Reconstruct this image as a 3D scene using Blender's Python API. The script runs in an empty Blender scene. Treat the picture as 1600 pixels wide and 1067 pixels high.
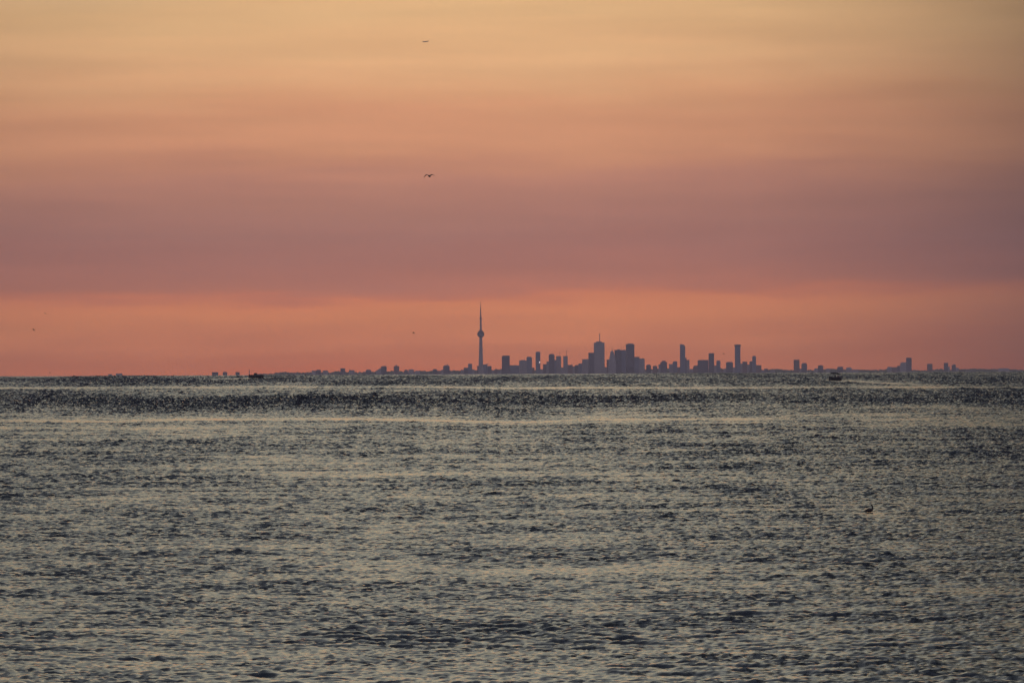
import bpy, bmesh, math, random
import numpy as np
from mathutils import Matrix, Vector, Euler

random.seed(7)
rng = np.random.default_rng(11)
sc = bpy.context.scene
COL = sc.collection
R_E = 6.371e6          # earth radius (m)
CAM_H = 14.0           # eye height above the lake
S = 81.05e-6           # tangent of one photo pixel
PITCH, ROLL = 0.00208, -0.0047

# ------------------------------------------------------------------ camera
cam = bpy.data.cameras.new("Camera")
cam_o = bpy.data.objects.new("Camera", cam)
COL.objects.link(cam_o)
cam.sensor_fit = 'HORIZONTAL'
cam.sensor_width = 36.0
cam.lens = 36.0 / (1600 * S)
cam.clip_start, cam.clip_end = 1.0, 250000.0
CAM_R = Euler((math.pi / 2 + PITCH, 0, 0)).to_matrix() @ Matrix.Rotation(ROLL, 3, 'Z')
cam_o.matrix_world = Matrix.Translation((0, 0, CAM_H)) @ CAM_R.to_4x4()
sc.camera = cam_o

def drop(d):
    return -d * d / (2 * R_E)

def at(px, py, d):
    """Survey helper: the point seen at a photo pixel, d metres away over the ground."""
    v = CAM_R @ Vector(((px - 800) * S, -(py - 533.5) * S, -1.0))
    k = d / math.hypot(v.x, v.y)
    return Vector((v.x * k, v.y * k, CAM_H + v.z * k))

def water_dist(px, py, crest=0.0):
    """Distance at which the line of sight through a pixel meets the curved lake."""
    v = CAM_R @ Vector(((px - 800) * S, -(py - 533.5) * S, -1.0))
    e = -v.z / math.hypot(v.x, v.y)
    disc = e * e - 2 * (CAM_H - crest) / R_E
    return (e - math.sqrt(max(disc, 0))) * R_E

# ------------------------------------------------------------------ materials
def srgb(r, g, b):
    f = lambda c: ((c / 255 + .055) / 1.055) ** 2.4 if c > 10 else c / 255 / 12.92
    return (f(r), f(g), f(b), 1.0)

def new_mat(name):
    m = bpy.data.materials.new(name)
    m.use_nodes = True
    nt = m.node_tree
    return m, nt, nt.nodes['Principled BSDF']

def mottled(name, c1, c2, scale=2.0, rough=.6, metal=0.0):
    m, nt, b = new_mat(name)
    tc = nt.nodes.new('ShaderNodeTexCoord')
    n = nt.nodes.new('ShaderNodeTexNoise')
    n.inputs['Scale'].default_value = scale
    n.inputs['Detail'].default_value = 4
    mx = nt.nodes.new('ShaderNodeMix'); mx.data_type = 'RGBA'
    mx.inputs[6].default_value = (*c1, 1); mx.inputs[7].default_value = (*c2, 1)
    nt.links.new(tc.outputs['Object'], n.inputs['Vector'])
    nt.links.new(n.outputs['Fac'], mx.inputs[0])
    nt.links.new(mx.outputs[2], b.inputs['Base Color'])
    b.inputs['Roughness'].default_value = rough
    b.inputs['Metallic'].default_value = metal
    return m

def facade(name, wall, glass, storey, duty, rough):
    """Storey bands and window bays on a building face, in the object's own metres."""
    m, nt, b = new_mat(name)
    N, L = nt.nodes.new, nt.links.new
    tc = N('ShaderNodeTexCoord'); sx = N('ShaderNodeSeparateXYZ')
    L(tc.outputs['Object'], sx.inputs[0])
    def cell(out, size, frac):
        d = N('ShaderNodeMath'); d.operation = 'DIVIDE'; d.inputs[1].default_value = size
        f = N('ShaderNodeMath'); f.operation = 'FRACT'
        c = N('ShaderNodeMath'); c.operation = 'LESS_THAN'; c.inputs[1].default_value = frac
        L(out, d.inputs[0]); L(d.outputs[0], f.inputs[0]); L(f.outputs[0], c.inputs[0])
        return c.outputs[0]
    a = cell(sx.outputs['Z'], storey, duty)
    ad = N('ShaderNodeMath'); ad.operation = 'ADD'
    L(sx.outputs['X'], ad.inputs[0]); L(sx.outputs['Y'], ad.inputs[1])
    c = cell(ad.outputs[0], 4.2, .8)
    mu = N('ShaderNodeMath'); mu.operation = 'MULTIPLY'
    L(a, mu.inputs[0]); L(c, mu.inputs[1])
    mx = N('ShaderNodeMix'); mx.data_type = 'RGBA'
    mx.inputs[6].default_value = (*wall, 1); mx.inputs[7].default_value = (*glass, 1)
    L(mu.outputs[0], mx.inputs[0]); L(mx.outputs[2], b.inputs['Base Color'])
    b.inputs['Roughness'].default_value = rough
    return m

M = {
    'glass': facade('blue_glass_facade', (.20, .22, .25), (.05, .07, .10), 3.8, .72, .55),
    'stone': facade('pale_stone_facade', (.34, .32, .30), (.06, .07, .08), 3.6, .5, .75),
    'brick': facade('brown_brick_facade', (.20, .12, .09), (.05, .05, .06), 3.0, .5, .8),
    'dark': facade('dark_facade', (.09, .09, .10), (.03, .03, .04), 3.8, .6, .6),
    'concrete': mottled('tower_concrete', (.27, .25, .24), (.20, .19, .18), .02, .85),
    'roof': mottled('roof_gravel', (.13, .13, .13), (.2, .19, .18), .1, .9),
    'steel': mottled('painted_steel', (.16, .16, .17), (.10, .10, .11), .5, .5),
    'soil': mottled('shore_soil', (.07, .08, .04), (.11, .10, .07), .002, .95),
    'leaf': mottled('tree_foliage', (.04, .07, .025), (.07, .09, .035), .05, .9),
    'hull': mottled('dark_hull_paint', (.012, .013, .016), (.02, .02, .022), 1.5, .6),
    'deck': mottled('weathered_deck', (.06, .05, .04), (.09, .075, .06), 3, .8),
    'canvas': mottled('dark_canvas', (.012, .013, .013), (.022, .022, .02), 4, .9),
    'redpaint': mottled('dull_red_paint', (.10, .022, .022), (.07, .02, .02), 3, .6),
    'motor': mottled('black_motor_cowl', (.015, .015, .015), (.03, .03, .03), 5, .4),
    'plumage': mottled('dark_plumage', (.012, .011, .010), (.028, .024, .02), 20, .75),
    'gullwing': mottled('grey_gull_feathers', (.05, .042, .038), (.08, .07, .065), 9, .8),
    'gullbody': mottled('dark_gull_feathers', (.035, .028, .025), (.06, .05, .045), 9, .8),
    'bill': mottled('horn_bill', (.16, .12, .06), (.10, .08, .05), 30, .5),
    'plane': mottled('aircraft_paint', (.30, .29, .29), (.24, .24, .25), .8, .5),
}
gl, gnt, gb = new_mat('screen_glass')
gb.inputs['Base Color'].default_value = (.03, .04, .04, 1)
gb.inputs['Roughness'].default_value = .1
gb.inputs['Transmission Weight'].default_value = .5
M['screen'] = gl
lm, lnt, lb = new_mat('glint_emission')  # emission stands in for a bright reflection on the slim tower
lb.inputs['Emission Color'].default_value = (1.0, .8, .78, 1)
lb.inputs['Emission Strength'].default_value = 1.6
M['glint_glow'] = lm

# ------------------------------------------------------------------ mesh helpers
def link_mesh(name, verts, faces, mat, parent=None, smooth=False):
    me = bpy.data.meshes.new(name)
    me.from_pydata([tuple(v) for v in verts], [], faces)
    me.validate()
    bm = bmesh.new(); bm.from_mesh(me)
    bmesh.ops.recalc_face_normals(bm, faces=bm.faces)
    bm.to_mesh(me); bm.free()
    if smooth:
        me.polygons.foreach_set('use_smooth', [True] * len(me.polygons))
    me.materials.append(M[mat] if isinstance(mat, str) else mat)
    o = bpy.data.objects.new(name, me)
    COL.objects.link(o)
    if parent: o.parent = parent
    return o

def empty(name, loc, rz, label, cat, group=None):
    o = bpy.data.objects.new(name, None)
    COL.objects.link(o)
    o.location = loc; o.rotation_euler = (0, 0, rz)
    o.empty_display_size = 1
    o['label'] = label; o['category'] = cat
    if group: o['group'] = group
    return o

class MB:
    def __init__(s): s.v, s.f = [], []
    def loft(s, rings, caps=True):
        n = len(rings[0]); b = len(s.v)
        for r in rings: s.v += [tuple(p) for p in r]
        for i in range(len(rings) - 1):
            for j in range(n):
                k = (j + 1) % n
                s.f.append((b + i * n + j, b + i * n + k, b + (i + 1) * n + k, b + (i + 1) * n + j))
        if caps:
            s.f.append(tuple(range(b, b + n))[::-1])
            e = b + (len(rings) - 1) * n
            s.f.append(tuple(range(e, e + n)))
        return s
    def box(s, x0, x1, y0, y1, z0, z1):
        return s.loft([[(x0, y0, z), (x1, y0, z), (x1, y1, z), (x0, y1, z)] for z in (z0, z1)])
    def tube(s, a, b, ra, rb=None, n=8):
        a, b = Vector(a), Vector(b); rb = ra if rb is None else rb
        d = (b - a).normalized()
        u = d.cross(Vector((0, 0, 1)) if abs(d.z) < .9 else Vector((1, 0, 0))).normalized(); w = d.cross(u)
        ring = lambda c, r: [c + (u * math.cos(t) + w * math.sin(t)) * r for t in [2 * math.pi * i / n for i in range(n)]]
        return s.loft([ring(a, ra), ring(b, rb)])
    def lathe(s, prof, n=24, x=0, y=0):
        return s.loft([[(x + r * math.cos(2 * math.pi * i / n), y + r * math.sin(2 * math.pi * i / n), z) for i in range(n)] for r, z in prof])
    def put(s, name, mat, parent=None, smooth=False):
        return link_mesh(name, s.v, s.f, mat, parent, smooth)

def rect(hx, hy, z, cx=0.0, bev=0.0):
    if bev:
        return [(cx - hx + bev, -hy, z), (cx + hx - bev, -hy, z), (cx + hx, -hy + bev, z), (cx + hx, hy - bev, z),
                (cx + hx - bev, hy, z), (cx - hx + bev, hy, z), (cx - hx, hy - bev, z), (cx - hx, -hy + bev, z)]
    return [(cx - hx, -hy, z), (cx + hx, -hy, z), (cx + hx, hy, z), (cx - hx, hy, z)]

# ------------------------------------------------------------------ the far shore
RIDGE = [(-300, 586), (395, 585.4), (425, 583.4), (445, 583.0), (480, 583.0), (560, 582.7), (640, 581.8), (660, 580.6), (700, 581),
         (760, 579.3), (800, 579.6), (1000, 578.2), (1100, 578.2), (1180, 578.6), (1216, 579.0), (1260, 579.2),
         (1320, 578.6), (1345, 578.8), (1380, 579.6), (1440, 579.7), (1505, 578.2), (1520, 576.8), (1540, 578.2), (1556, 579.7), (1577, 578.4), (1600, 579.3), (1900, 580)]
RX = np.array([p[0] for p in RIDGE]); RY = np.array([p[1] - (1.3 if p[0] > 470 else .3) for p in RIDGE])
D_RIDGE, TREE = 57000.0, 9.0

def px_of_az(az):
    return 800 + math.tan(az) / S

def ridge_elev(az):
    """Height above the local lake level of the low hills behind the city."""
    px = px_of_az(az)
    y = float(np.interp(px, RX, RY))
    e = at(px, y, D_RIDGE).z - drop(D_RIDGE) - TREE
    if px < 400: e = min(e, 100 - (400 - px) * .06)
    return max(e, 12)

def land_z(az, d):
    t = min(max((d - 54000) / (D_RIDGE - 54000), 0), 1); t = t * t * (3 - 2 * t)
    s = min(max((d - 43000) / 1500, 0), 1)
    return drop(d) + (-6 + 11 * s) + t * (ridge_elev(az) - 5)

azs = np.linspace(-.125, .125, 420)
ds = np.concatenate([np.linspace(42500, 54000, 14), np.linspace(54300, 57000, 12), np.linspace(57600, 62000, 6)])
vv = [(d * math.sin(a), d * math.cos(a), land_z(a, d)) for d in ds for a in azs]
n = len(azs)
ff = [(i * n + j, i * n + j + 1, (i + 1) * n + j + 1, (i + 1) * n + j) for i in range(len(ds) - 1) for j in range(n - 1)]
land = link_mesh('far_shore', vv, ff, 'soil', smooth=True)
land['kind'] = 'structure'

# woods along the crest: one far-off mass of crowns
mb_v, mb_f = [], []
ico = bmesh.new(); bmesh.ops.create_icosphere(ico, subdivisions=1, radius=1)
iv = [v.co.copy() for v in ico.verts]; iff = [tuple(v.index for v in f.verts) for f in ico.faces]; ico.free()
for i in range(2600):
    px = random.uniform(402, 1720)
    az = math.atan((px - 800) * S)
    d = random.uniform(56300, 57600)
    r = random.uniform(4, 8) * (1 + .7 * max(0, math.sin(px * .11) * math.sin(px * .037 + 1)))
    z = land_z(az, d) + r * .55
    b = len(mb_v)
    for v in iv:
        k = r * random.uniform(.75, 1.25)
        mb_v.append((d * math.sin(az) + v.x * k * 1.5, d * math.cos(az) + v.y * k, z + v.z * k))
    mb_f += [tuple(b + q for q in f) for f in iff]
woods = link_mesh('shore_woods', mb_v, mb_f, 'leaf')
woods['kind'] = 'stuff'; woods['label'] = 'low dark line of trees along the far shore'; woods['category'] = 'woods'

# ------------------------------------------------------------------ buildings
GR = 'buildings of the far skyline'
def building(kind, x0, x1, y, d, style, mat, label, cat='building', extra=()):
    d *= 1000.0
    xc = (x0 + x1) / 2
    c = at(xc, y, d)
    az = math.atan2(c.x, c.y)
    base = land_z(az, d) - 2
    w = (x1 - x0) * S * d
    top = c.z - base
    th = random.uniform(-.12, .12)
    dep = min(max(w * .7, 18), 45)
    W = (w - dep * abs(math.sin(th))) / math.cos(th)
    hx, hy = W / 2, dep / 2
    root = empty(kind, (c.x, c.y, base), -az + th, label, cat, GR)
    m = MB()
    roof_top, roof_hx = top, hx
    P = S * d
    if style == 'bevel':                      # chamfered shoulders
        k = min(1.6 * P, hx * .4)
        m.loft([rect(hx, hy, 0), rect(hx, hy, top - k), rect(hx - k * .8, hy - k * .8, top - 1.2)]); roof_hx = hx - k * .8; hy -= k * .8
    elif style == 'bevelleft':
        k = 1.6 * P
        m.loft([rect(hx, hy, 0), rect(hx, hy, top - k), rect(hx - k / 2, hy - 2, top - 1.2, k / 2)]); roof_hx = None
        MB().loft([rect(hx - k / 2 - 1, hy - 3, top - 1.15, k / 2), rect(hx - k / 2 - 1, hy - 3, top, k / 2)]).put('roof', 'roof', root)
    elif style == 'round':                    # domed / barrel crown
        k = min(hx, 3.2 * P)
        m.loft([rect(hx, hy, 0), rect(hx, hy, top - k)] + [rect(hx * math.cos(t) ** .6, hy * math.cos(t) ** .6, top - k + k * math.sin(t)) for t in (.35, .7, 1.05, 1.3)]); roof_hx = None
    elif style == 'step':                     # set-back crown
        m.loft([rect(hx, hy, 0), rect(hx, hy, top - 2 * P)])
        MB().loft([rect(hx * .55, hy * .6, top - 2 * P), rect(hx * .55, hy * .6, top)]).put('upper_storeys', mat, root); roof_hx = None
    elif style == 'peak':                     # low pyramid crown over the middle
        m.loft([rect(hx, hy, 0), rect(hx, hy, top - 2.2 * P), rect(hx * .55, hy * .6, top - .6 * P), rect(hx * .3, hy * .3, top)]); roof_hx = None
    elif style == 'taper':                    # sides lean in towards a pointed crown
        m.loft([rect(hx, hy, 0), rect(hx, hy, top * .62), rect(hx * .72, hy * .8, top * .80), rect(hx * .42, hy * .6, top - 2.5 * P)])
        MB().loft([rect(hx * .42, hy * .6, top - 2.5 * P), rect(hx * .05, hy * .05, top)]).put('roof', 'roof', root); roof_hx = None
    elif style == 'slantright':               # roof falls to the right
        k = 3.4 * P
        m.v += [(-hx, -hy, 0), (hx, -hy, 0), (hx, hy, 0), (-hx, hy, 0), (-hx, -hy, top - .4 * P), (hx, -hy, top - k), (hx, hy, top - k), (-hx, hy, top - .4 * P),
                (-hx * .45, -hy, top), (-hx * .45, hy, top), (hx * .5, -hy, top - k * .35), (hx * .5, hy, top - k * .35)]
        m.f += [(0, 1, 5, 10, 8, 4), (2, 3, 7, 9, 11, 6), (1, 2, 6, 5), (3, 0, 4, 7), (4, 8, 9, 7), (8, 10, 11, 9), (10, 5, 6, 11), (3, 2, 1, 0)]; roof_hx = None
    elif style == 'wedgeleft':                # roof climbs to the right
        k = 5 * P
        m.v += [(-hx, -hy, 0), (hx, -hy, 0), (hx, hy, 0), (-hx, hy, 0), (-hx, -hy, top - k), (hx, -hy, top), (hx, hy, top), (-hx, hy, top - k)]
        m.f += [(0, 1, 5, 4), (2, 3, 7, 6), (1, 2, 6, 5), (3, 0, 4, 7), (4, 5, 6, 7), (3, 2, 1, 0)]; roof_hx = None
    elif style == 'flare':                    # wider flat cap
        m.loft([rect(hx * .82, hy * .82, 0), rect(hx * .82, hy * .82, top - 3.4 * P), rect(hx, hy, top - 2.4 * P)])
        MB().loft([rect(hx, hy, top - 2.4 * P), rect(hx, hy, top - .5 * P), rect(hx * .5, hy * .5, top)]).put('roof_cap', 'dark', root); roof_hx = None
    else:
        m.loft([rect(hx, hy, 0), rect(hx, hy, top - 1.2)])
    m.put('wall', mat, root)
    if roof_hx is not None:
        MB().loft([rect(roof_hx + .5, hy + .5, top - 1.2), rect(roof_hx + .5, hy + .5, top)]).put('roof', 'roof', root)
    for e in extra:
        if e[0] == 'mast':                    # ('mast', px, y_top, radius)
            t = at(e[1], e[2], d)
            lx = (e[1] - xc) * P
            MB().tube((lx, 0, top - 3), (lx, 0, t.z - base), e[3], e[3] * .6).put('antenna', 'steel', root)
        if e[0] == 'plant':                   # ('plant', xa, xb, y_top): machine room on the roof
            t = at((e[1] + e[2]) / 2, e[3], d).z - base
            MB().box((e[1] - xc) * P, (e[2] - xc) * P, -hy * .6, hy * .6, top - 1, t).put('roof_plant', 'concrete', root)
        if e[0] == 'glint_mark':
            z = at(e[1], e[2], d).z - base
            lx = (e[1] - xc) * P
            MB().box(lx - 1.8, lx + 1.8, -dep / 2 - 1.0, -dep / 2 - .01, z - 4.5, z + 4.5).put('glowing_glint', 'glint_glow', root)  # glowing box imitating a reflected glint on the wall
    return root, c, base, d

B = building
T, A, LR = 'tower_block', 'apartment_block', 'low_block'
# far left, barely over the horizon
B(LR, 169, 175, 584.5, 46, 'flat', 'stone', 'tiniest flat block at the far left, faint on the bare horizon')
B(LR, 181, 191, 583.4, 46, 'flat', 'stone', 'wider faint low block at the far left, alone on the bare horizon')
B(LR, 331, 341, 581.3, 46, 'flat', 'dark', 'widest and leftmost of three low blocks left of the long dark boat')
B(LR, 348, 355, 580.9, 46, 'bevel', 'dark', 'middle one of three low blocks left of the long dark boat')
B(LR, 368, 374.5, 581.2, 46, 'flat', 'dark', 'low block nearest to the long dark boat on its left side')
B('chimney', 388.9, 390.1, 577.6, 47, 'flat', 'concrete', 'thin faint chimney standing on the horizon behind the long dark boat', 'chimney')
# left run of separate blocks
B(A, 487, 494, 579, 50, 'flat', 'stone', 'low left half of the leftmost pair of joined blocks beyond the long boat')
B(A, 493.6, 501.8, 577.4, 50.6, 'round', 'dark', 'rounded taller right half of the leftmost joined pair of blocks')
B(A, 504.3, 512.4, 578.8, 51, 'flat', 'stone', 'low flat block just right of the leftmost rounded block')
B(T, 531.8, 539.3, 575.3, 50, 'flat', 'dark', 'lone squarish block with open sky on both sides, left part of skyline')
B(A, 545.2, 554, 578.2, 50.5, 'flat', 'stone', 'low wide block right beside the lone squarish block')
B(A, 571.4, 580, 577.4, 51, 'bevel', 'dark', 'low square block left of the block with a sloping shoulder')
B(A, 587, 596, 574.6, 51.5, 'wedgeleft', 'stone', 'low block whose roof climbs like a ramp to the tower on its right')
B(T, 595.2, 604.2, 572, 50.4, 'flat', 'dark', 'stout tower above the ramp-roofed block, with a stub of mast', extra=[('mast', 600, 569.8, 1.6)])
B(T, 615.2, 623.7, 572, 50, 'flat', 'brick', 'lone upright block with a small roof hut, right of the stout ramp-side tower', extra=[('plant', 618, 620.6, 570.2)])
B(A, 631.5, 637.5, 577.4, 51, 'round', 'dark', 'small round-topped block just right of the lone upright block with roof hut')
B(LR, 638, 647, 577, 52, 'bevel', 'stone', 'low hump-roofed block between the round-topped block and the lakeside trees')
B(LR, 648.3, 656, 579.3, 52, 'flat', 'stone', 'very low block at the left end of the lakeside trees')
B(A, 676, 683, 576.6, 51, 'bevel', 'dark', 'small block on the left foot of the tower with a tall mast, beyond the trees')
B(LR, 683, 690.5, 579, 52, 'flat', 'brick', 'very low block between the small block and the stout tower with tall mast')
B(A, 688.5, 693, 577.4, 51.5, 'bevelleft', 'stone', 'low shoulder block hugging the left side of the stout tower with tall mast')
B(T, 692.3, 702.6, 571.2, 50, 'bevel', 'dark', 'stout tower with a thin tall mast, left of the stepped group by the needle', extra=[('mast', 699.5, 566.4, 1.0), ('plant', 695, 700.5, 570.3)])
# around the needle
B(A, 720, 727, 577.6, 51, 'flat', 'stone', 'lowest left step of the stepped group left of the needle tower')
B(A, 724.5, 732, 574.4, 50.6, 'flat', 'dark', 'middle step of the stepped group left of the needle tower')
B(T, 731.3, 737.6, 568.3, 50, 'flat', 'glass', 'topmost block of the stepped group left of the needle tower')
B(A, 737, 741.2, 577, 50.8, 'flat', 'stone', 'low right step of the stepped group left of the needle tower')
B(LR, 741, 744.6, 579.4, 51.2, 'flat', 'brick', 'small very low block in the gap left of the needle tower')
B(T, 745.5, 749.6, 571.6, 49.6, 'flat', 'dark', 'narrow block touching the left foot of the needle tower')
B(T, 754.2, 761.5, 569.4, 50.4, 'flat', 'glass', 'block touching the right foot of the needle tower', extra=[('plant', 759.5, 763, 568.4)])
B(T, 761, 768, 571.5, 50.9, 'bevel', 'dark', 'chamfered block second to the right of the needle tower')
B(LR, 768.5, 775.5, 578.6, 51.5, 'flat', 'stone', 'low block left of the small peaked roof, right of the needle tower')
B(LR, 772, 778, 576.2, 51, 'peak', 'brick', 'small peaked-roof block midway between the needle tower and the wide dark slab')
B(LR, 777.5, 783, 579, 51.5, 'flat', 'stone', 'low flat block between the peaked roof and the wide dark slab')
# central cluster
B(T, 784, 796.4, 555.4, 49.8, 'bevelleft', 'dark', 'wide dark slab tower, first tall one to the right of the needle tower')
B('podium_block', 796, 811.6, 570.5, 50.2, 'flat', 'glass', 'long low flat podium between the wide dark slab and the stepped towers')
B(T, 811, 823, 563, 50, 'flat', 'stone', 'mid-height broad block at the right end of the long podium', extra=[('plant', 814, 820, 562.4)])
B(T, 822.6, 831.2, 557.2, 50.3, 'bevel', 'glass', 'chamfer-topped tower between the broad block and the slim tower with the glint')
B(LR, 831, 835, 574.4, 50.8, 'flat', 'brick', 'low filler block left of the slim tower with the glint')
B(T, 836.8, 844.2, 549.3, 49.6, 'bevel', 'glass', 'slim tall tower with one small bright white glint near its right edge', extra=[('glint_mark', 842.6, 566, 0)])
B(LR, 843, 849, 576.8, 50.9, 'flat', 'stone', 'low filler block right of the slim tower with the glint')
B(T, 848.4, 855, 568.8, 50.5, 'flat', 'dark', 'lowest left step beside the round-topped tower of the central cluster')
B(T, 853.8, 858.6, 564.8, 50.2, 'flat', 'stone', 'upper step leaning against the round-topped tower of the central cluster')
B(T, 857.4, 866.4, 552.8, 49.9, 'round', 'dark', 'round-topped tower left of the two towers that carry cranes')
B(T, 866, 870, 562.3, 50.4, 'flat', 'glass', 'narrow link block between the round-topped tower and the left crane tower')
b_cr1 = B(T, 869, 876.7, 556.3, 50, 'flat', 'concrete', 'flat-topped tower under a crane, left of the two crane towers')
B(LR, 876, 881, 574, 50.7, 'flat', 'stone', 'low block closing the gap between the two crane towers')
b_cr2 = B(T, 880, 887, 556.3, 49.7, 'flat', 'concrete', 'flat-topped tower under a crane, right of the two crane towers')
B(A, 886.5, 895, 570, 50.4, 'flat', 'brick', 'low flat block at the right foot of the right crane tower')
B(LR, 894.5, 899, 572.4, 50.8, 'flat', 'stone', 'lowest notch block between crane towers and the big antenna cluster')
B(A, 897.6, 904.6, 570, 50.5, 'bevelleft', 'dark', 'chamfered low block, first step up towards the antenna skyscraper')
B(A, 903.6, 910.4, 567.8, 50.2, 'flat', 'glass', 'second step up towards the antenna skyscraper')
B(T, 909.5, 920, 561, 50, 'flat', 'stone', 'third broad step up towards the antenna skyscraper')
B(T, 919.3, 928.6, 551, 49.8, 'flat', 'dark', 'tall block against the left side of the antenna skyscraper')
B('skyscraper', 927.8, 944.6, 535.2, 50.4, 'flat', 'stone', 'broad tall skyscraper topped by one thick antenna', 'skyscraper',
  extra=[('plant', 931.5, 940.5, 533.6), ('mast', 937, 520.4, 3.2)])
B(LR, 944, 949, 573.4, 50.7, 'flat', 'stone', 'low block in the narrow gap right of the antenna skyscraper')
B(T, 948, 953, 561.6, 50.2, 'flat', 'brick', 'low shoulder on the left of the spired pointed tower')
B(T, 950.3, 962.5, 547.6, 49.8, 'taper', 'stone', 'pointed tapering tower with a short spire right of the antenna skyscraper', extra=[('mast', 956.2, 542, 1.4)])
B(T, 960, 971, 546.8, 50.1, 'flat', 'dark', 'left half of the broad flat-roofed pair behind the pointed tower', extra=[('plant', 964.5, 969, 545.6)])
B(T, 970.6, 979, 546.8, 50.5, 'flat', 'glass', 'right half of the broad flat-roofed pair, with two thin masts', extra=[('mast', 970.8, 537.5, .7), ('mast', 974, 541, .5)])
B('skyscraper', 977.8, 991.2, 537.6, 50, 'flat', 'dark', 'tall flat-topped dark skyscraper right of the broad flat-roofed pair', 'skyscraper', extra=[('plant', 981, 988.5, 536.6)])
B(T, 990.6, 999, 557.4, 50.3, 'flat', 'glass', 'block stepping down right of the tall flat-topped dark skyscraper')
B(T, 998.3, 1007.3, 560, 49.9, 'flat', 'stone', 'rightmost block of the dense core, with open sky to its right')
# right of the core
B(A, 1009.5, 1017.2, 569.3, 50.6, 'round', 'dark', 'small dome-topped block just right of the dense core')
B(A, 1020, 1027, 571.6, 50.8, 'flat', 'brick', 'small block with a thin roof mast, second right of the dense core', extra=[('mast', 1024, 567.6, .8)])
B(A, 1028.8, 1033, 569.2, 50.8, 'flat', 'stone', 'narrow low block touching the left of the chamfered block')
B(T, 1031.8, 1042.3, 563.5, 50.2, 'step', 'dark', 'chamfered block with set-back crown, between dense core and slant-topped tower')
B(A, 1045.3, 1051.5, 568.8, 50.6, 'flat', 'stone', 'low left half of the joined pair left of the slant-topped tower')
B(T, 1050.8, 1058.2, 564.3, 50.3, 'bevelleft', 'glass', 'taller right half of the joined pair left of the slant-topped tower')
B(LR, 1057.5, 1063, 573.6, 50.9, 'flat', 'brick', 'low filler block at the left foot of the slant-topped tower')
B(T, 1062.3, 1070.6, 537.6, 49.7, 'slantright', 'glass', 'slim tall tower whose top slants down to the right')
B(T, 1069, 1072.8, 559, 50.2, 'flat', 'dark', 'narrow block stuck to the right side of the slant-topped tower')
B(T, 1071.8, 1077.2, 562.3, 50.5, 'flat', 'stone', 'lower block second to the right of the slant-topped tower')
B(LR, 1076.5, 1084, 576.4, 51, 'flat', 'stone', 'very low block in the wide gap right of the slant-topped tower')
B(A, 1083, 1091, 571, 50.6, 'bevelleft', 'brick', 'low block at the left end of the wide flat slab')
B('slab_block', 1090, 1107, 562.3, 50.3, 'bevelleft', 'dark', 'wide flat slab between the slant-topped and the flare-capped towers')
B(T, 1107.2, 1115.8, 551.8, 49.9, 'flat', 'dark', 'square tower rising from the right end of the wide flat slab')
B(LR, 1115, 1120, 571, 50.7, 'flat', 'stone', 'low link block right of the square tower on the slab')
B(T, 1119.3, 1125.7, 563, 50.3, 'bevel', 'glass', 'narrow mid-height block right of the square tower on the slab')
B(LR, 1125, 1131, 577.6, 51, 'flat', 'brick', 'very low block left of the flat-topped block beside the flare-capped tower')
B(LR, 1130, 1135, 576, 50.9, 'flat', 'stone', 'low step on the left of the block beside the flare-capped tower')
B(T, 1134.3, 1145.2, 565.4, 50.2, 'bevel', 'dark', 'squat dark block just left of the flare-capped tower')
B(LR, 1144.6, 1149, 574, 50.8, 'flat', 'stone', 'low filler block at the left foot of the flare-capped tower')
B(T, 1147.2, 1157.8, 538.2, 49.6, 'flare', 'glass', 'tall slim tower with a flared wider cap, tallest on the right', 'skyscraper')
B(A, 1156.3, 1161, 567.8, 50.4, 'flat', 'stone', 'low block at the right foot of the flare-capped tower')
B(T, 1160, 1167.6, 564.9, 50.2, 'flat', 'brick', 'flat block right of the flare-capped tower and its foot block')
B(A, 1167, 1172, 569.4, 50.6, 'flat', 'stone', 'low notch block left of the slim round-topped tower')
B(T, 1171, 1176.2, 564.4, 50.4, 'flat', 'dark', 'flat block touching the left of the slim round-topped tower')
B(T, 1175.3, 1181.3, 555.8, 49.9, 'round', 'glass', 'slim round-topped tower right of the flare-capped tower')
B(A, 1180.8, 1189.6, 570.4, 50.3, 'flat', 'brick', 'low flat block on the right of the slim round-topped tower')
B(LR, 1189, 1194.6, 578, 51, 'flat', 'stone', 'very low block after the slim round-topped tower group')
B(LR, 1194, 1200.2, 576, 51, 'flat', 'dark', 'small cube-like block left of the chamfered hut at the end of the core')
B(LR, 1203.6, 1211, 577.9, 51.5, 'bevel', 'stone', 'small chamfered hut-like block in the gap before the lone tower')
B(T, 1240, 1249.2, 562, 50, 'flat', 'brick', 'lone plain rectangular tower left of the canopied boat')
B(LR, 1248.6, 1253, 576, 51, 'flat', 'stone', 'low link block between the lone tower and its round-topped neighbour')
B(T, 1252.2, 1261, 567, 50.4, 'round', 'dark', 'round-topped neighbour of the lone rectangular tower')
B(A, 1272, 1279, 575.3, 51, 'bevel', 'stone', 'low left half of the stepped pair left of the canopied boat')
B(T, 1278, 1286.2, 570.4, 50.6, 'bevel', 'dark', 'taller right half of the stepped pair left of the canopied boat')
B(LR, 1291, 1297.4, 575.8, 51.5, 'bevel', 'stone', 'small block right behind the bow of the canopied boat')
B(A, 1308, 1317.2, 572.8, 51, 'bevelleft', 'dark', 'block behind the right side of the canopied boat')
B(A, 1322, 1331, 573.8, 51.3, 'bevel', 'stone', 'separate block next right after the canopied boat')
B(LR, 1331.5, 1342, 577.3, 52, 'flat', 'stone', 'low wide block fading into trees right of the canopied boat')
B(A, 1386, 1393, 573, 50.8, 'bevelleft', 'stone', 'lowest left block of the staircase-like group on the right')
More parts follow.
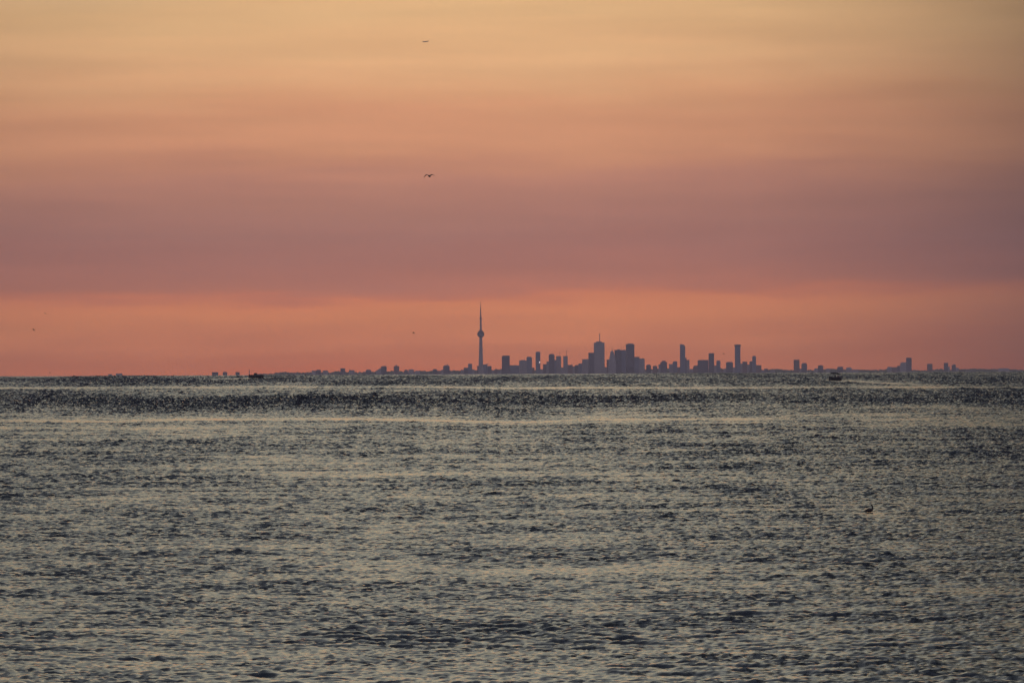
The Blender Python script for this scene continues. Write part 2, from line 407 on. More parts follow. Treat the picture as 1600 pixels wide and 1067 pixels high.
B(A, 1392.4, 1402.5, 573.6, 51.2, 'flat', 'brick', 'wide second block of the staircase-like group on the right')
B(A, 1401.8, 1407.6, 571.4, 50.9, 'flat', 'dark', 'third step of the staircase-like group on the right')
B(T, 1406.6, 1416.6, 566, 50.5, 'bevelleft', 'stone', 'fourth step, beside the top of the staircase-like group')
B(T, 1415.8, 1424.4, 558.8, 50, 'flat', 'dark', 'tallest tower at the top of the staircase-like group on the right')
B(T, 1448.6, 1457, 568.4, 50.4, 'flat', 'brick', 'lone small tower with open sky both sides, right of the staircase group')
B(T, 1474.8, 1481.4, 566.8, 50.4, 'flat', 'dark', 'narrow tower, left and taller of the last two towers at the right')
B(LR, 1480.8, 1484, 573, 50.9, 'flat', 'stone', 'narrow lower annex right of the narrow tower near the right end')
B(T, 1487, 1493.4, 569.4, 50.4, 'bevelleft', 'dark', 'last tower at the right, shorter than the narrow one on its left')
B(LR, 1492.6, 1498.4, 574.4, 51, 'bevel', 'stone', 'low chamfered annex on the right of the last tower')
B('hall', 1559, 1577, 575.4, 52, 'bevel', 'stone', 'long low isolated hall at the far right end of the shore', 'hall')

# cranes on the two crane towers
def crane(px, ytop, info, jib, label):
    root_b, c, base, d = info
    p = at(px, ytop, d); zb = c.z
    r = empty('construction_crane', (p.x, p.y, zb), .3, label, 'crane', 'cranes on the skyline')
    h = p.z - zb
    MB().box(-.9, .9, -.9, .9, 0, h).put('mast', 'redpaint', r)
    MB().box(-jib * .3, jib, -.7, .7, h, h + 1.6).put('jib', 'redpaint', r)
    MB().box(-jib * .3, -jib * .3 + 3, -1, 1, h - 3, h).put('counterweight', 'concrete', r)
crane(874.5, 550.8, b_cr1, 9, 'small crane on the left crane tower of the central cluster')
crane(885.2, 548.0, b_cr2, 12, 'taller crane on the right crane tower of the central cluster')

# the needle tower
d = 49300.0
tp = at(751.2, 521, d); az = math.atan2(tp.x, tp.y)
base = land_z(az, d) - 2
Z = lambda y: at(751.2, y, d).z - base
P = S * d
nt_root = empty('observation_tower', (tp.x, tp.y, base), -az,
                'very tall needle-like concrete tower with a round pod and thin antenna', 'tower')
m = MB()
def fins(z, r, core):          # three-finned hollow shaft section
    pts = []
    for k in range(3):
        a = math.pi / 2 + k * 2 * math.pi / 3
        for da, rr in ((-.22, 1.0), (.22, 1.0), (math.pi / 3, core)):
            pts.append((r * rr * math.cos(a + da), r * rr * math.sin(a + da), z))
    return pts
zs = [0, 25, 60, Z(572), Z(550), Z(530), Z(526.5)]
rs = [33, 25, 19, 14.8, 12.2, 9.8, 9.4]
m.loft([fins(z, r, .62) for z, r in zip(zs, rs)])
m.put('shaft', 'concrete', nt_root)
pod = MB().lathe([(9, Z(527.2)), (13, Z(526.6)), (17.5, Z(525.6)), (18.5, Z(524.4)), (21, Z(523.2)), (21.3, Z(521)), (20.3, Z(519.6)), (17, Z(519)), (16, Z(517.6)), (10.5, Z(516.8)), (6.5, Z(515.6))])
po = pod.put('pod', 'dark', nt_root, smooth=False)
MB().lathe([(21.4, Z(524.6)), (22.6, Z(524.3)), (22.6, Z(523.5)), (21.4, Z(523.2))], 28).put('radome_ring', 'concrete', po)
MB().lathe([(6.6, Z(515.8)), (5.6, Z(498.2))], 6).put('upper_shaft', 'concrete', nt_root)
MB().lathe([(5.5, Z(498.4)), (7.4, Z(497.6)), (7.4, Z(496.2)), (4.6, Z(495.4))]).put('upper_pod', 'dark', nt_root)
MB().lathe([(4.2, Z(495.5)), (3.6, Z(488)), (3.3, Z(487.9)), (2.9, Z(481)), (1.9, Z(480.8)), (1.5, Z(475.6)), (1.1, Z(475.5)), (.7, Z(471))], 8).put('antenna', 'steel', nt_root)

# ------------------------------------------------------------------ boats
def water_z(d):
    return drop(d)

def hull_rings(L, W, H, sheer, n=14):
    rings = []
    for i in range(n + 1):
        t = i / n
        x = -L / 2 + L * t
        w = W / 2 * (1 - max(0, (t - .55) / .45) ** 2.2) * (0.9 + .1 * min(1, t * 6)) + .02
        top = H * (1 + sheer * max(0, t - .35) ** 1.6)
        keel = -1.7 + .5 * max(0, (t - .8) / .2) ** 2
        rings.append([(x, -w, top), (x, -w * .93, top * .35), (x, -w * .6, -.95 + (keel + 1.7)), (x, 0, keel), (x, w * .6, -.95 + (keel + 1.7)), (x, w * .93, top * .35), (x, w, top)])
    return rings

def add_hull(root, L, W, H, sheer, mat='hull'):
    m = MB(); m.loft(hull_rings(L, W, H, sheer)); h = m.put('hull', mat, root, smooth=False)
    return h

# long dark boat on the left, bow to the left
d1 = 7600.0
p = at(400, 589.5, d1); az = math.atan2(p.x, p.y)
bo = empty('motor_launch', (p.x, p.y, p.z + .6), -az + math.pi + .12, 'long low dark boat on the horizon at the left of the skyline', 'boat', 'boats on the lake')
add_hull(bo, 14.4, 3.6, 1.75, .35)
MB().box(-6.4, 2.6, -1.35, 1.35, 1.74, 1.9).put('deck', 'deck', bo)
cb = MB().loft([rect(1.5, 1.2, 1.9, .6), rect(1.15, 1.0, 3.5, .45)]).put('wheelhouse', 'hull', bo)
MB().box(-.85, 1.75, -1.15, 1.15, 3.5, 3.62).put('roof', 'hull', cb)
for sx in (-6.0, -3.6):
    MB().tube((sx, -1.3, 1.9), (sx, -1.3, 2.7), .05).put('rail_post', 'steel', bo)
MB().tube((-6.0, -1.3, 2.7), (-3.6, -1.3, 2.7), .05).put('rail', 'steel', bo)

# canopied boat on the right, bow to the left
d2 = water_dist(1305, 592.3, 1.1)
p = at(1305, 592.3, d2); az = math.atan2(p.x, p.y)
P2 = S * d2
b2 = empty('canopied_motorboat', (p.x, p.y, water_z(d2) + 1.1), -az + math.pi - .1, 'small dark motorboat with a raised canopy on the right of the lake', 'boat', 'boats on the lake')
add_hull(b2, 8.6, 2.9, 1.35, .9)
MB().box(-3.9, 1.6, -1.1, 1.1, 1.34, 1.42).put('deck', 'deck', b2)
cn = MB().box(-.5, .35, -.7, .7, 1.42, 2.75).put('console', 'hull', b2)
MB().loft([[(.2, -.6, 2.75), (.2, .6, 2.75), (.28, .6, 2.75), (.28, -.6, 2.75)], [(-.05, -.5, 3.2), (-.05, .5, 3.2), (.03, .5, 3.2), (.03, -.5, 3.2)]]).put('windscreen', 'screen', cn)
MB().loft([rect(.45, .8, 1.42, -2.1), rect(.42, .75, 2.35, -2.1)]).put('seat', 'redpaint', b2)
rr = []
for i in range(10):          # arched canopy, drooping at the stern end
    t = i / 9
    x = 3.0 - 6.0 * t
    z = 4.45 - 1.0 * max(0, t - .55) ** 1.3 * 2.2 - .25 * max(0, .3 - t)
    rr.append([(x, -1.3, z - .32), (x, -.7, z), (x, .7, z), (x, 1.3, z - .32), (x, 1.2, z - .95), (x, .7, z - .6), (x, -.7, z - .6), (x, -1.2, z - .95)])
MB().loft(rr).put('canopy', 'canvas', b2)
for sx in (2.2, -2.2):
    for sy in (-1.15, 1.15):
        zt = 4.1 if sx > 0 else 3.65
        MB().tube((sx * .8, sy, 1.35), (sx, sy * .98, zt), .05).put('post', 'steel', b2)
mo = MB().loft([rect(.28, .25, .9, -4.65), rect(.36, .28, 1.3, -4.7), rect(.3, .24, 1.85, -4.65)]).put('outboard_motor', 'motor', b2)
MB().box(-4.75, -4.55, -.09, .09, -.5, .9).put('motor_leg', 'motor', mo)

# ------------------------------------------------------------------ birds
def tube_body(path, name, mat, parent=None, n=10):
    """One continuous swept body: path of (x, z, half-width, half-height)."""
    rings = []
    for i, (x, z, w, h) in enumerate(path):
        a = path[max(0, i - 1)]; b = path[min(len(path) - 1, i + 1)]
        t = Vector((b[0] - a[0], 0, b[1] - a[1])).normalized()
        up = Vector((-t.z, 0, t.x))
        rings.append([Vector((x, 0, z)) + Vector((0, 1, 0)) * (w * math.cos(q)) + up * (h * math.sin(q)) for q in [2 * math.pi * k / n for k in range(n)]])
    return rings

d3 = water_dist(1357, 800.3)
p = at(1357.5, 800.3, d3); az = math.atan2(p.x, p.y)
co = empty('cormorant', (p.x, p.y, water_z(d3) + .05), -az, 'dark long-necked bird swimming on the water near the right edge', 'bird', 'birds over the lake')
k = S * d3 / .051
path = [(-.44, .04, .015, .012), (-.34, .05, .06, .03), (-.22, .085, .10, .075), (-.05, .12, .13, .125), (.12, .13, .13, .13), (.22, .15, .095, .105), (.275, .22, .062, .068),
        (.295, .31, .048, .054), (.29, .41, .042, .046), (.27, .49, .044, .046), (.24, .52, .046, .046), (.20, .53, .042, .04), (.16, .53, .02, .018)]
rg = tube_body([(x * k, z * k, w * k * 1.3, h * k * 1.3) for x, z, w, h in path], 'body', 'plumage')
MB().loft(rg).put('body', 'plumage', co, smooth=True)
bl = tube_body([(x * k, z * k, w * k, h * k) for x, z, w, h in [(.18, .53, .016, .014), (.13, .526, .011, .010), (.08, .518, .005, .007)]], 'bill', 'bill')
MB().loft(bl).put('bill', 'bill', co, smooth=True)

def gull(px, py, d, span, rz, roll, label, lift=.5, mats=('gullbody', 'gullwing')):
    p = at(px, py, d)
    r = empty('gull', p, rz, label, 'bird', 'birds over the lake')
    r.rotation_euler = (.42, roll, rz)
    s = span / 1.4
    path = [(0, -.30, .02, .012), (0, -.22, .05, .035), (0, -.08, .085, .08), (0, .08, .095, .09), (0, .2, .07, .07), (0, .26, .052, .055), (0, .31, .05, .05), (0, .35, .028, .026), (0, .39, .008, .008)]
    rings = []
    for _, y, w, h in path:
        rings.append([(w * 1.0 * math.cos(q) * s, y * s, (h * 1.0 * math.sin(q)) * s) for q in [2 * math.pi * i / 10 for i in range(10)]])
    m = MB(); m.loft(rings)
    body = m.put('body', mats[0], r, smooth=True)
    for sd in (-1, 1):
        w = MB(); wr = []
        for x, y, ch, z, th in ((.05, .02, .24, .04, .04), (.16, .05, .23, .10, .036), (.30, .07, .22, .15, .03), (.42, .05, .19, .15, .024), (.55, .0, .15, .09, .016), (.65, -.06, .11, .015, .012), (.72, -.12, .04, -.05, .006)):
            zz = z * lift / .5
            wr.append([(sd * x * s, (y + ch / 2) * s, zz * s), (sd * x * s, (y + ch * .15) * s, (zz + th) * s), (sd * x * s, (y - ch / 2) * s, zz * s), (sd * x * s, y * s, (zz - th) * s)])
        w.loft(wr).put('wing', mats[1], r, smooth=True)
    return r
gull(671.0, 275.8, 860, 1.36, .45, -.05, 'gull with arched spread wings gliding high above the skyline', .55)
gull(52.5, 515.6, 1900, 1.2, 1.0, .4, 'tiny lower one of two distant birds at the far left sky', .9)
gull(71, 490.3, 2600, 1.1, .6, .2, 'tiny upper one of two distant birds at the far left sky', .9)
gull(646, 520.2, 2000, 1.3, 1.3, .1, 'tiny distant bird left of the needle tower, level with its pod', .7)
gull(1130.8, 553, 2600, 1.0, .9, .3, 'tiny distant bird just left of the flare-capped tower', .9)
gull(78, 582.4, 3200, 1.3, 1.2, .1, 'tiny distant bird low over the horizon at the far left', .7)

# ------------------------------------------------------------------ aeroplane (nose to the left)
dp = 19000.0
p = at(664.6, 65.6, dp); az = math.atan2(p.x, p.y)
ap = empty('aeroplane', p, -az + math.pi, 'faint tiny aeroplane crossing the top of the sky', 'aeroplane')
L = 15.0
prof = [(-L / 2, .25, .5), (-L * .36, .6, .25), (-L * .2, .95, .05), (0, 1.05, 0), (L * .3, 1.05, 0), (L * .42, .8, -.1), (L * .48, .4, -.25), (L / 2, .05, -.3)]
MB().loft([[(x, r * math.cos(q), zc + r * math.sin(q)) for q in [2 * math.pi * i / 12 for i in range(12)]] for x, r, zc in prof]).put('fuselage', 'plane', ap, smooth=True)
for sd in (-1, 1):
    MB().loft([[(1.6, sd * .8, -.3), (.5, sd * .8, -.1), (-1.0, sd * .8, -.3), (.5, sd * .8, -.45)], [(.3, sd * 7.6, .25), (-.1, sd * 7.6, .3), (-.6, sd * 7.6, .25), (-.1, sd * 7.6, .2)]]).put('wing', 'plane', ap)
    MB().loft([[(-6.0, sd * .1, 2.3), (-6.6, sd * .1, 2.38), (-7.3, sd * .1, 2.3), (-6.6, sd * .1, 2.22)], [(-6.8, sd * 2.6, 2.35), (-7.0, sd * 2.6, 2.4), (-7.4, sd * 2.6, 2.35), (-7.0, sd * 2.6, 2.3)]]).put('tailplane', 'plane', ap)
    MB().tube((1.9, sd * 2.6, -.55), (-.6, sd * 2.6, -.45), .5, .3, 10).put('engine', 'plane', ap)
MB().loft([[(-4.6, -.1, .6), (-4.6, .1, .6), (-7.0, .1, .6), (-7.0, -.1, .6)], [(-6.4, -.06, 2.6), (-6.4, .06, 2.6), (-7.6, .06, 2.6), (-7.6, -.06, 2.6)]]).put('tail_fin', 'plane', ap)

# ------------------------------------------------------------------ the lake
def wave_tile(N, size, peak, cutoff, wind, spread, seed, power=3.9):
    g = np.random.default_rng(seed)
    k1 = np.fft.fftfreq(N, d=size / N) * 2 * np.pi
    kx, ky = np.meshgrid(k1, k1, indexing='ij')
    k = np.hypot(kx, ky); k[0, 0] = 1
    kp = 2 * np.pi / peak
    th = np.arctan2(ky, kx) - wind
    D = np.abs(np.cos(th)) ** spread * np.where(np.cos(th) > 0, 1.0, .25) + .03
    amp = np.sqrt(k ** (-power) * np.exp(-1.0 * (kp / k) ** 3) * D) * np.exp(-(k / (2 * np.pi / cutoff)) ** 2)
    amp[0, 0] = 0
    ph = g.normal(size=(N, N)) + 1j * g.normal(size=(N, N))
    F = amp * ph
    h = np.fft.ifft2(F).real
    dx = np.fft.ifft2(-1j * kx / k * F).real
    dy = np.fft.ifft2(-1j * ky / k * F).real
    q = 1 / h.std()
    return h * q, dx * q, dy * q

def sample(tile, size, u, v):
    N = tile.shape[0]
    a = (u / size * N) % N; b = (v / size * N) % N
    i = np.floor(a).astype(np.int64); j = np.floor(b).astype(np.int64)
    fa, fb = a - i, b - j
    i %= N; j %= N; i2 = (i + 1) % N; j2 = (j + 1) % N
    return tile[i, j] * (1 - fa) * (1 - fb) + tile[i2, j] * fa * (1 - fb) + tile[i, j2] * (1 - fa) * fb + tile[i2, j2] * fa * fb

def fbm(u, v, seed, octaves=3):
    """Smooth value noise, mean 0."""
    g = np.random.default_rng(seed); out = 0; a = 1.0
    for o in range(octaves):
        T = g.normal(size=(256, 256))
        x, y = u * 2 ** o, v * 2 ** o
        i = np.floor(x).astype(np.int64); j = np.floor(y).astype(np.int64)
        fx, fy = x - i, y - j
        fx = fx * fx * (3 - 2 * fx); fy = fy * fy * (3 - 2 * fy)
        i %= 256; j %= 256; i2 = (i + 1) % 256; j2 = (j + 1) % 256
        out = out + a * (T[i, j] * (1 - fx) * (1 - fy) + T[i2, j] * fx * (1 - fy) + T[i, j2] * (1 - fx) * fy + T[i2, j2] * fx * fy)
        a *= .55
    return out

R0 = 430.0
def Lscale(r): return np.minimum(np.maximum(1.0, (r / R0) ** .22) * np.maximum(1.0, (r / 1050.0) ** .60), 4.2)
rows = [40.0]
while rows[-1] < 270: rows.append(rows[-1] + 6)
while rows[-1] < 300: rows.append(rows[-1] + 1.5)
while rows[-1] < 15600: rows.append(rows[-1] + .30 * max(1.0, (rows[-1] / 430) ** .775))
while rows[-1] < 17500: rows.append(rows[-1] * 1.006)
while rows[-1] < 64000: rows.append(rows[-1] * 1.05)
rows = np.array(rows)
HALF = .079
core = np.linspace(-HALF, HALF, 740)
wing = HALF + np.cumsum((core[1] - core[0]) * 1.07 ** np.arange(1, 77))
cols = np.concatenate([-wing[::-1], core, wing])
r2, a2 = np.meshgrid(rows, cols, indexing='ij')
Ls = Lscale(rows)
ucum = np.concatenate([[0], np.cumsum(np.diff(rows) / Ls[:-1])])
u2 = ucum[:, None] + 0 * a2
v2 = r2 * a2 / Ls[:, None]
tA = wave_tile(1024, 43.0, 1.35, .30, math.radians(192), 4.5, 3)
tB = wave_tile(512, 19.3, .62, .22, math.radians(150), 3.0, 5, 3.6)
drn = np.gradient(rows) / Ls
u2 = u2 + rng.uniform(-.5, .5, u2.shape) * (drn * np.clip((rows - 800) / 1500, 0, .85))[:, None]     # break up sampling beats far out
cr, sr = math.cos(.45), math.sin(.45)
uB, vB = u2 * cr - v2 * sr, u2 * sr + v2 * cr
# wind: rough and calm belts lying across the lake, each at its own distance
dep = CAM_H / r2 + r2 / (2 * R_E)
yp = 583.2 + (dep - .001945) / S + a2 / S * -.0047      # only a handy non-linear measure of distance
xp = a2 / S
def belt(y, c, s, slope=0.0, wob=0.0, seed=1):
    cc = c + slope * xp + wob * fbm(xp / 260 + 40, yp * 0 + seed * 7.3, seed, 2)
    return np.exp(-((y - cc) / s) ** 2)
patch = fbm(xp / 300 + 60, yp / 17, 21, 3)
patch2 = fbm(xp / 120 + 60, yp / 6, 22, 2)
far = np.clip((760 - yp) / 120, 0, 1)
calm = .95 * belt(yp, 605.6, 1.5, .0004, .8, 2) + .22 * belt(yp, 609.5, 3.0, .0, 1, 8) * (xp < 100) \
     + .6 * belt(yp, 656.5, 1.8, -.005, 1.6, 3) * np.clip(1 - (xp - 350) / 450, .15, 1) + .45 * belt(yp, 663, 2.4, -.007, 2.0, 4) * np.clip(.6 - xp / 900, 0, 1) + .34 * belt(yp, 652, 7, -.006, 2, 6) * np.clip(.75 - xp / 1100, .1, 1) \
     + .25 * belt(yp, 712, 4, .012, 5, 9) * np.clip(.5 - xp / 800, 0, 1)
rough = 1.1 * belt(yp, 627, 9.5, -.003, 2.5, 5) * np.clip(.9 - xp / 3000, .5, 1) + .85 * belt(yp, 593, 8.5, 0, 1, 11) + .22 * belt(yp, 706, 24, 0, 4, 13) * np.clip(xp / 450, 0, 1)
gx = lambda c, w_: np.exp(-((xp - c) / w_) ** 2)
calm = calm + .30 * belt(yp, 886, 13, .01, 6, 14) * gx(60, 260) + .26 * belt(yp, 742, 7, .01, 4, 15) * gx(-330, 330) + .24 * belt(yp, 738, 9, .01, 4, 16) * gx(420, 330)
amp = (1 + rough - np.minimum(calm, .70)) * 1.17 * (1 + .60 * np.clip((930 - yp) / 250, 0, 1))
amp *= 1 + (.09 + .13 * far) * np.clip(patch, -1.0, 1.6) + (.10 + .08 * far) * np.clip(patch2, -1.1, 1.6)
amp *= np.clip((18000 - r2) / 2000, 0, 1) * np.clip((r2 - 250) / 60, .2, 1)
lee = np.exp(-((r2 - (d3 - 9)) / 11) ** 2 - ((r2 * a2 - 32.0) / 1.3) ** 2)      # the swimming bird rides a smooth patch
amp *= 1 - .75 * lee
for dd, xx, ww in ((d1, bo.location.x, 22.0), (d2, b2.location.x, 12.0)):          # and each boat shelters the water on its near side
    amp *= 1 - .8 * np.clip((r2 - dd + 1400) / 600, 0, 1) * np.clip((dd + 150 - r2) / 100, 0, 1) * np.exp(-((r2 * a2 - xx) / ww) ** 2)
edge = np.clip((cols[-1] - np.abs(a2)) / .1, 0, 1)
amp *= edge
AMP_A, AMP_B, CHOP = .0265, .0105, 1.05
hA = sample(tA[0], 43.0, u2, v2); hB = sample(tB[0], 19.3, uB, vB)
sw = np.sin(u2 * 2 * math.pi / 11.3 + .5 * v2 / 9 + 1.3 * fbm(u2 / 30, v2 / 30, 31, 2))
near = np.clip((yp - 800) / 200, 0, 1)
hC = sample(tA[0], 43.0 * 2.7, u2 * .94 + .34 * v2 + 11, v2 * .94 - .34 * u2)
h = ((.019 + .016 * near - .010 * far) * hC * (1 + .65 * fbm(u2 / 16 + 9, v2 / 20, 37, 2).clip(-1.4, 2.2)) + AMP_A * hA * (1 + .34 * fbm(u2 / 7, v2 / 9, 33, 3).clip(-1.5, 1.5)) + AMP_B * hB) * amp + .016 * sw * amp
du = CHOP * (AMP_A * sample(tA[1], 43.0, u2, v2) + .022 * sample(tA[1], 43.0 * 2.7, u2 * .94 + .34 * v2 + 11, v2 * .94 - .34 * u2)) * amp
dv = CHOP * (AMP_A * sample(tA[2], 43.0, u2, v2)) * amp
rr2 = r2 + du * Ls[:, None]
vv2 = dv * Ls[:, None]
sa, ca = np.sin(a2), np.cos(a2)
co_ = np.empty((len(rows), len(cols), 3), dtype=np.float32)
co_[..., 0] = rr2 * sa + vv2 * ca
co_[..., 1] = rr2 * ca - vv2 * sa
co_[..., 2] = -r2 * r2 / (2 * R_E) + h * Ls[:, None]
nr, nc = len(rows), len(cols)
idx = np.arange(nr * nc, dtype=np.int32).reshape(nr, nc)
quads = np.stack([idx[:-1, :-1], idx[:-1, 1:], idx[1:, 1:], idx[1:, :-1]], -1).reshape(-1, 4)
me = bpy.data.meshes.new('lake')
me.vertices.add(nr * nc); me.vertices.foreach_set('co', co_.ravel())
me.loops.add(quads.size); me.loops.foreach_set('vertex_index', quads.ravel().astype(np.int32))
me.polygons.add(len(quads)); me.polygons.foreach_set('loop_start', np.arange(0, quads.size, 4, dtype=np.int32))
me.polygons.foreach_set('use_smooth', np.ones(len(quads), dtype=bool))
me.update(calc_edges=True)
at_ = me.attributes.new('open_water', 'FLOAT', 'POINT')
at_.data.foreach_set('value', np.clip(1 - edge * np.clip((r2 - 250) / 60, .2, 1), 0, 1).astype(np.float32).ravel())
lake = bpy.data.objects.new('lake', me); COL.objects.link(lake)
lake['kind'] = 'structure'
print('lake quads', len(quads), nr, nc)

wm, nt, b = new_mat('lake_water')
N, Lk = nt.nodes.new, nt.links.new
b.inputs['Base Color'].default_value = (.010, .014, .018, 1)
b.inputs['Roughness'].default_value = .06
b.inputs['IOR'].default_value = 1.333
geo = N('ShaderNodeNewGeometry'); tc = N('ShaderNodeTexCoord')
def ripple(scale, amount):
    mp = N('ShaderNodeMapping'); mp.inputs['Scale'].default_value = (scale * .8, scale * 1.2, 0)
    no = N('ShaderNodeTexNoise'); no.inputs['Scale'].default_value = 1.0; no.inputs['Detail'].default_value = 2
    Lk(tc.outputs['Object'], mp.inputs[0]); Lk(mp.outputs[0], no.inputs['Vector'])
    s = N('ShaderNodeVectorMath'); s.operation = 'SUBTRACT'; s.inputs[1].default_value = (.5, .5, .5)
    Lk(no.outputs['Color'], s.inputs[0])
    m_ = N('ShaderNodeVectorMath'); m_.operation = 'MULTIPLY'; m_.inputs[1].default_value = (amount * .6, amount, 0)
    Lk(s.outputs[0], m_.inputs[0])
    return m_.outputs[0]
a1, a3 = ripple(1 / .4, .14), ripple(1 / .16, .10)
ad = N('ShaderNodeVectorMath'); ad.operation = 'ADD'; Lk(a1, ad.inputs[0]); Lk(a3, ad.inputs[1])
opn = N('ShaderNodeAttribute'); opn.attribute_name = 'open_water'
big = N('ShaderNodeVectorMath'); big.operation = 'SCALE'; Lk(ripple(1 / 1.3, .95), big.inputs[0]); Lk(opn.outputs['Fac'], big.inputs['Scale'])
ad0 = N('ShaderNodeVectorMath'); ad0.operation = 'ADD'; Lk(ad.outputs[0], ad0.inputs[0]); Lk(big.outputs[0], ad0.inputs[1]); ad = ad0
ad2 = N('ShaderNodeVectorMath'); ad2.operation = 'ADD'; Lk(ad.outputs[0], ad2.inputs[0]); Lk(geo.outputs['Normal'], ad2.inputs[1])
nn = N('ShaderNodeVectorMath'); nn.operation = 'NORMALIZE'; Lk(ad2.outputs[0], nn.inputs[0])
Lk(nn.outputs[0], b.inputs['Normal'])
me.materials.append(wm)

# ------------------------------------------------------------------ haze
HZ = dict(density=1.12e-5)
hz = MB().box(-52000, 52000, -400, 66000, -360, 1000)
hm = bpy.data.materials.new('evening_haze'); hm.use_nodes = True
hn = hm.node_tree
for q in list(hn.nodes): hn.nodes.remove(q)
ho = hn.nodes.new('ShaderNodeOutputMaterial'); hv = hn.nodes.new('ShaderNodeVolumePrincipled')
hv.inputs['Color'].default_value = (.90, .85, .88, 1)
hv.inputs['Density'].default_value = HZ['density']
hv.inputs['Anisotropy'].default_value = .0
hn.links.new(hv.outputs[0], ho.inputs['Volume'])
haze = hz.put('haze', hm)
haze['kind'] = 'stuff'

# ------------------------------------------------------------------ sky
w = bpy.data.worlds.new('World'); sc.world = w; w.use_nodes = True
nt = w.node_tree
for q in list(nt.nodes): nt.nodes.remove(q)
N, Lk = nt.nodes.new, nt.links.new
def math_(op, a, b_=None, c=None, clamp=False):
    q = N('ShaderNodeMath'); q.operation = op; q.use_clamp = clamp
    for i, v in enumerate((a, b_, c)):
        if v is None: continue
        if isinstance(v, (int, float)): q.inputs[i].default_value = v
        else: Lk(v, q.inputs[i])
    return q.outputs[0]
tc = N('ShaderNodeTexCoord'); sx = N('ShaderNodeSeparateXYZ'); Lk(tc.outputs['Generated'], sx.inputs[0])
X, Y, Zc = sx.outputs
azn = math_('ARCTAN2', X, Y)
def stretch(sx_, sz_, detail=3, off=0.0):
    mp = N('ShaderNodeMapping'); mp.inputs['Scale'].default_value = (sx_, sx_, sz_); mp.inputs['Location'].default_value = (off, off, off)
    no = N('ShaderNodeTexNoise'); no.inputs['Scale'].default_value = 1; no.inputs['Detail'].default_value = detail
    Lk(tc.outputs['Generated'], mp.inputs[0]); Lk(mp.outputs[0], no.inputs['Vector'])
    return math_('SUBTRACT', no.outputs['Fac'], .5)
s = math_('ADD', Zc, .00195)
azc = math_('MINIMUM', math_('MAXIMUM', azn, -.15), .15)
s = math_('SUBTRACT', s, math_('MULTIPLY', azc, .010))
s = math_('ADD', s, math_('MULTIPLY', stretch(20, 100), .0066))
s = math_('ADD', s, math_('MULTIPLY', stretch(42, 450, 4, 3.1), .0052))
fac = math_('POWER', math_('MAXIMUM', s, 0), .4)
def ramp(stops, fac, interp='LINEAR'):
    r = N('ShaderNodeValToRGB'); r.color_ramp.interpolation = interp
    el = r.color_ramp.elements
    while len(el) > 1: el.remove(el[-1])
    for i, (p, c) in enumerate(stops):
        e = el[0] if i == 0 else el.new(p)
        e.position = p; e.color = c
    Lk(fac, r.inputs[0])
    return r.outputs[0]
def P_(y): return max(0, (583.2 - y) * S) ** .4
LOW = [(583, 172, 106, 89), (560, 173, 110, 93), (540, 178, 114, 95), (515, 188, 121, 98), (490, 191, 124, 98), (469, 190, 122, 98), (459, 180, 115, 99), (446, 167, 113, 102), (400, 161, 112, 104),
       (350, 162, 116, 107), (320, 168, 120, 108), (285, 178, 126, 110), (258, 189, 133, 110), (225, 201, 143, 113), (185, 205, 146, 114), (150, 213, 157, 119), (110, 220, 169, 127), (60, 221, 173, 128), (5, 221, 177, 130)]
HIGH = [(.075, 206, 189, 156), (.12, 194, 185, 160), (.2, 170, 170, 158), (.3, 134, 136, 137), (.42, 101, 107, 114), (.6, 92, 99, 115), (1.0, 110, 121, 148)]
LOW = LOW[::1]
GAIN = [(1.859, 1.302, 0.639), (1.802, 1.342, 0.7), (1.802, 1.418, 0.775), (1.868, 1.511, 0.824), (1.937, 1.575, 0.831), (1.971, 1.555, 0.815), (1.925, 1.458, 0.824), (1.801, 1.36, 0.868), (1.675, 1.307, 0.921), (1.576, 1.286, 0.967), (1.501, 1.281, 1.003), (1.468, 1.299, 1.028), (1.458, 1.323, 1.045), (1.42, 1.314, 1.055), (1.364, 1.286, 1.066), (1.323, 1.273, 1.086), (1.294, 1.262, 1.105), (1.262, 1.237, 1.108), (1.234, 1.212, 1.103)]
stops = [(P_(y), tuple(c * k for c, k in zip(srgb(r, g, b_), (*gn, 1)))) for (y, r, g, b_), gn in zip(LOW, GAIN)] + [(z ** .4, srgb(r, g, b_)) for z, r, g, b_ in HIGH]
colr = ramp(stops, fac)
# the glow is strongest ahead and fades to either side
K = 6.5
azf = math_('ADD', math_('MULTIPLY', azn, K), .5, clamp=True)
g = lambda v: (v, v, v, 1)
glow = ramp([(0.0, g(.72)), (.5 - .0648 * K, g(.80)), (.5 - .045 * K, g(.93)), (.5 - .02 * K, g(1.0)), (.5 + .01 * K, g(1.0)), (.5 + .03 * K, g(.90)), (.5 + .048 * K, g(.68)), (.5 + .0648 * K, g(.42)), (1.0, g(.34))], azf)
BACK_SKY = srgb(180, 172, 196)
back = math_('ADD', math_('MULTIPLY', Y, .9), .35, clamp=True)
streak = math_('ADD', math_('MULTIPLY', stretch(26, 380, 4, 9.0), .34), 1.0)
vm = N('ShaderNodeVectorMath'); vm.operation = 'MULTIPLY'; Lk(colr, vm.inputs[0]); Lk(glow, vm.inputs[1])
bm_ = N('ShaderNodeMix'); bm_.data_type = 'RGBA'; bm_.inputs[6].default_value = BACK_SKY; Lk(back, bm_.inputs[0]); Lk(vm.outputs[0], bm_.inputs[7])
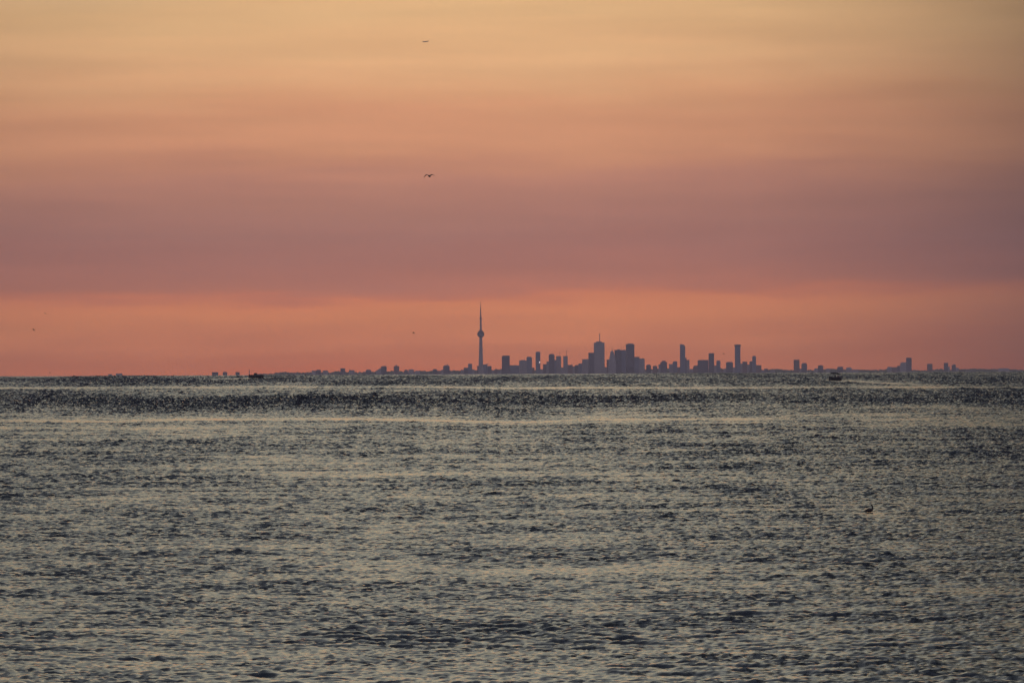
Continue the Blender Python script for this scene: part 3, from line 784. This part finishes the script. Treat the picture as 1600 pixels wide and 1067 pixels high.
vs = N('ShaderNodeVectorMath'); vs.operation = 'SCALE'; Lk(bm_.outputs[2], vs.inputs[0]); Lk(streak, vs.inputs['Scale'])
bg = N('ShaderNodeBackground'); bg.inputs['Strength'].default_value = 1.0
Lk(vs.outputs[0], bg.inputs[0])
SUN_EL, SUN_AZ = math.radians(0.6), math.radians(-48)      # just setting, out of frame to the left
sky = N('ShaderNodeTexSky'); sky.sky_type = 'NISHITA'; sky.sun_disc = False
sky.sun_elevation = SUN_EL; sky.sun_rotation = SUN_AZ
bg2 = N('ShaderNodeBackground'); bg2.inputs['Strength'].default_value = .05
Lk(sky.outputs[0], bg2.inputs[0])
up = math_('MULTIPLY', math_('SUBTRACT', Zc, .35), 1.8, clamp=True)
mixs = N('ShaderNodeMixShader'); Lk(math_('MULTIPLY', up, .3), mixs.inputs[0]); Lk(bg.outputs[0], mixs.inputs[1]); Lk(bg2.outputs[0], mixs.inputs[2])
wo = N('ShaderNodeOutputWorld'); Lk(mixs.outputs[0], wo.inputs[0])
w.cycles.sampling_method = 'MANUAL'; w.cycles.sample_map_resolution = 2048

sun = bpy.data.lights.new('Sun', 'SUN'); sun.energy = .12; sun.angle = math.radians(.5); sun.color = (1, .62, .38)
so = bpy.data.objects.new('Sun', sun); COL.objects.link(so)
dirv = Vector((math.sin(SUN_AZ) * math.cos(SUN_EL), math.cos(SUN_AZ) * math.cos(SUN_EL), math.sin(SUN_EL)))
so.rotation_euler = dirv.to_track_quat('Z', 'Y').to_euler()
so.location = (-3000, 2000, 900)

# ------------------------------------------------------------------ render settings
sc.view_settings.view_transform = 'Standard'; sc.view_settings.look = 'None'
sc.view_settings.exposure = 0; sc.view_settings.gamma = 1; sc.view_settings.use_curve_mapping = False
sc.cycles.volume_bounces = 0
sc.cycles.max_bounces = 4
sc.cycles.use_denoising = True
sc.cycles.denoiser = 'OPENIMAGEDENOISE'
sc.cycles.denoising_prefilter = 'ACCURATE'
sc.cycles.denoising_input_passes = 'RGB_ALBEDO_NORMAL'
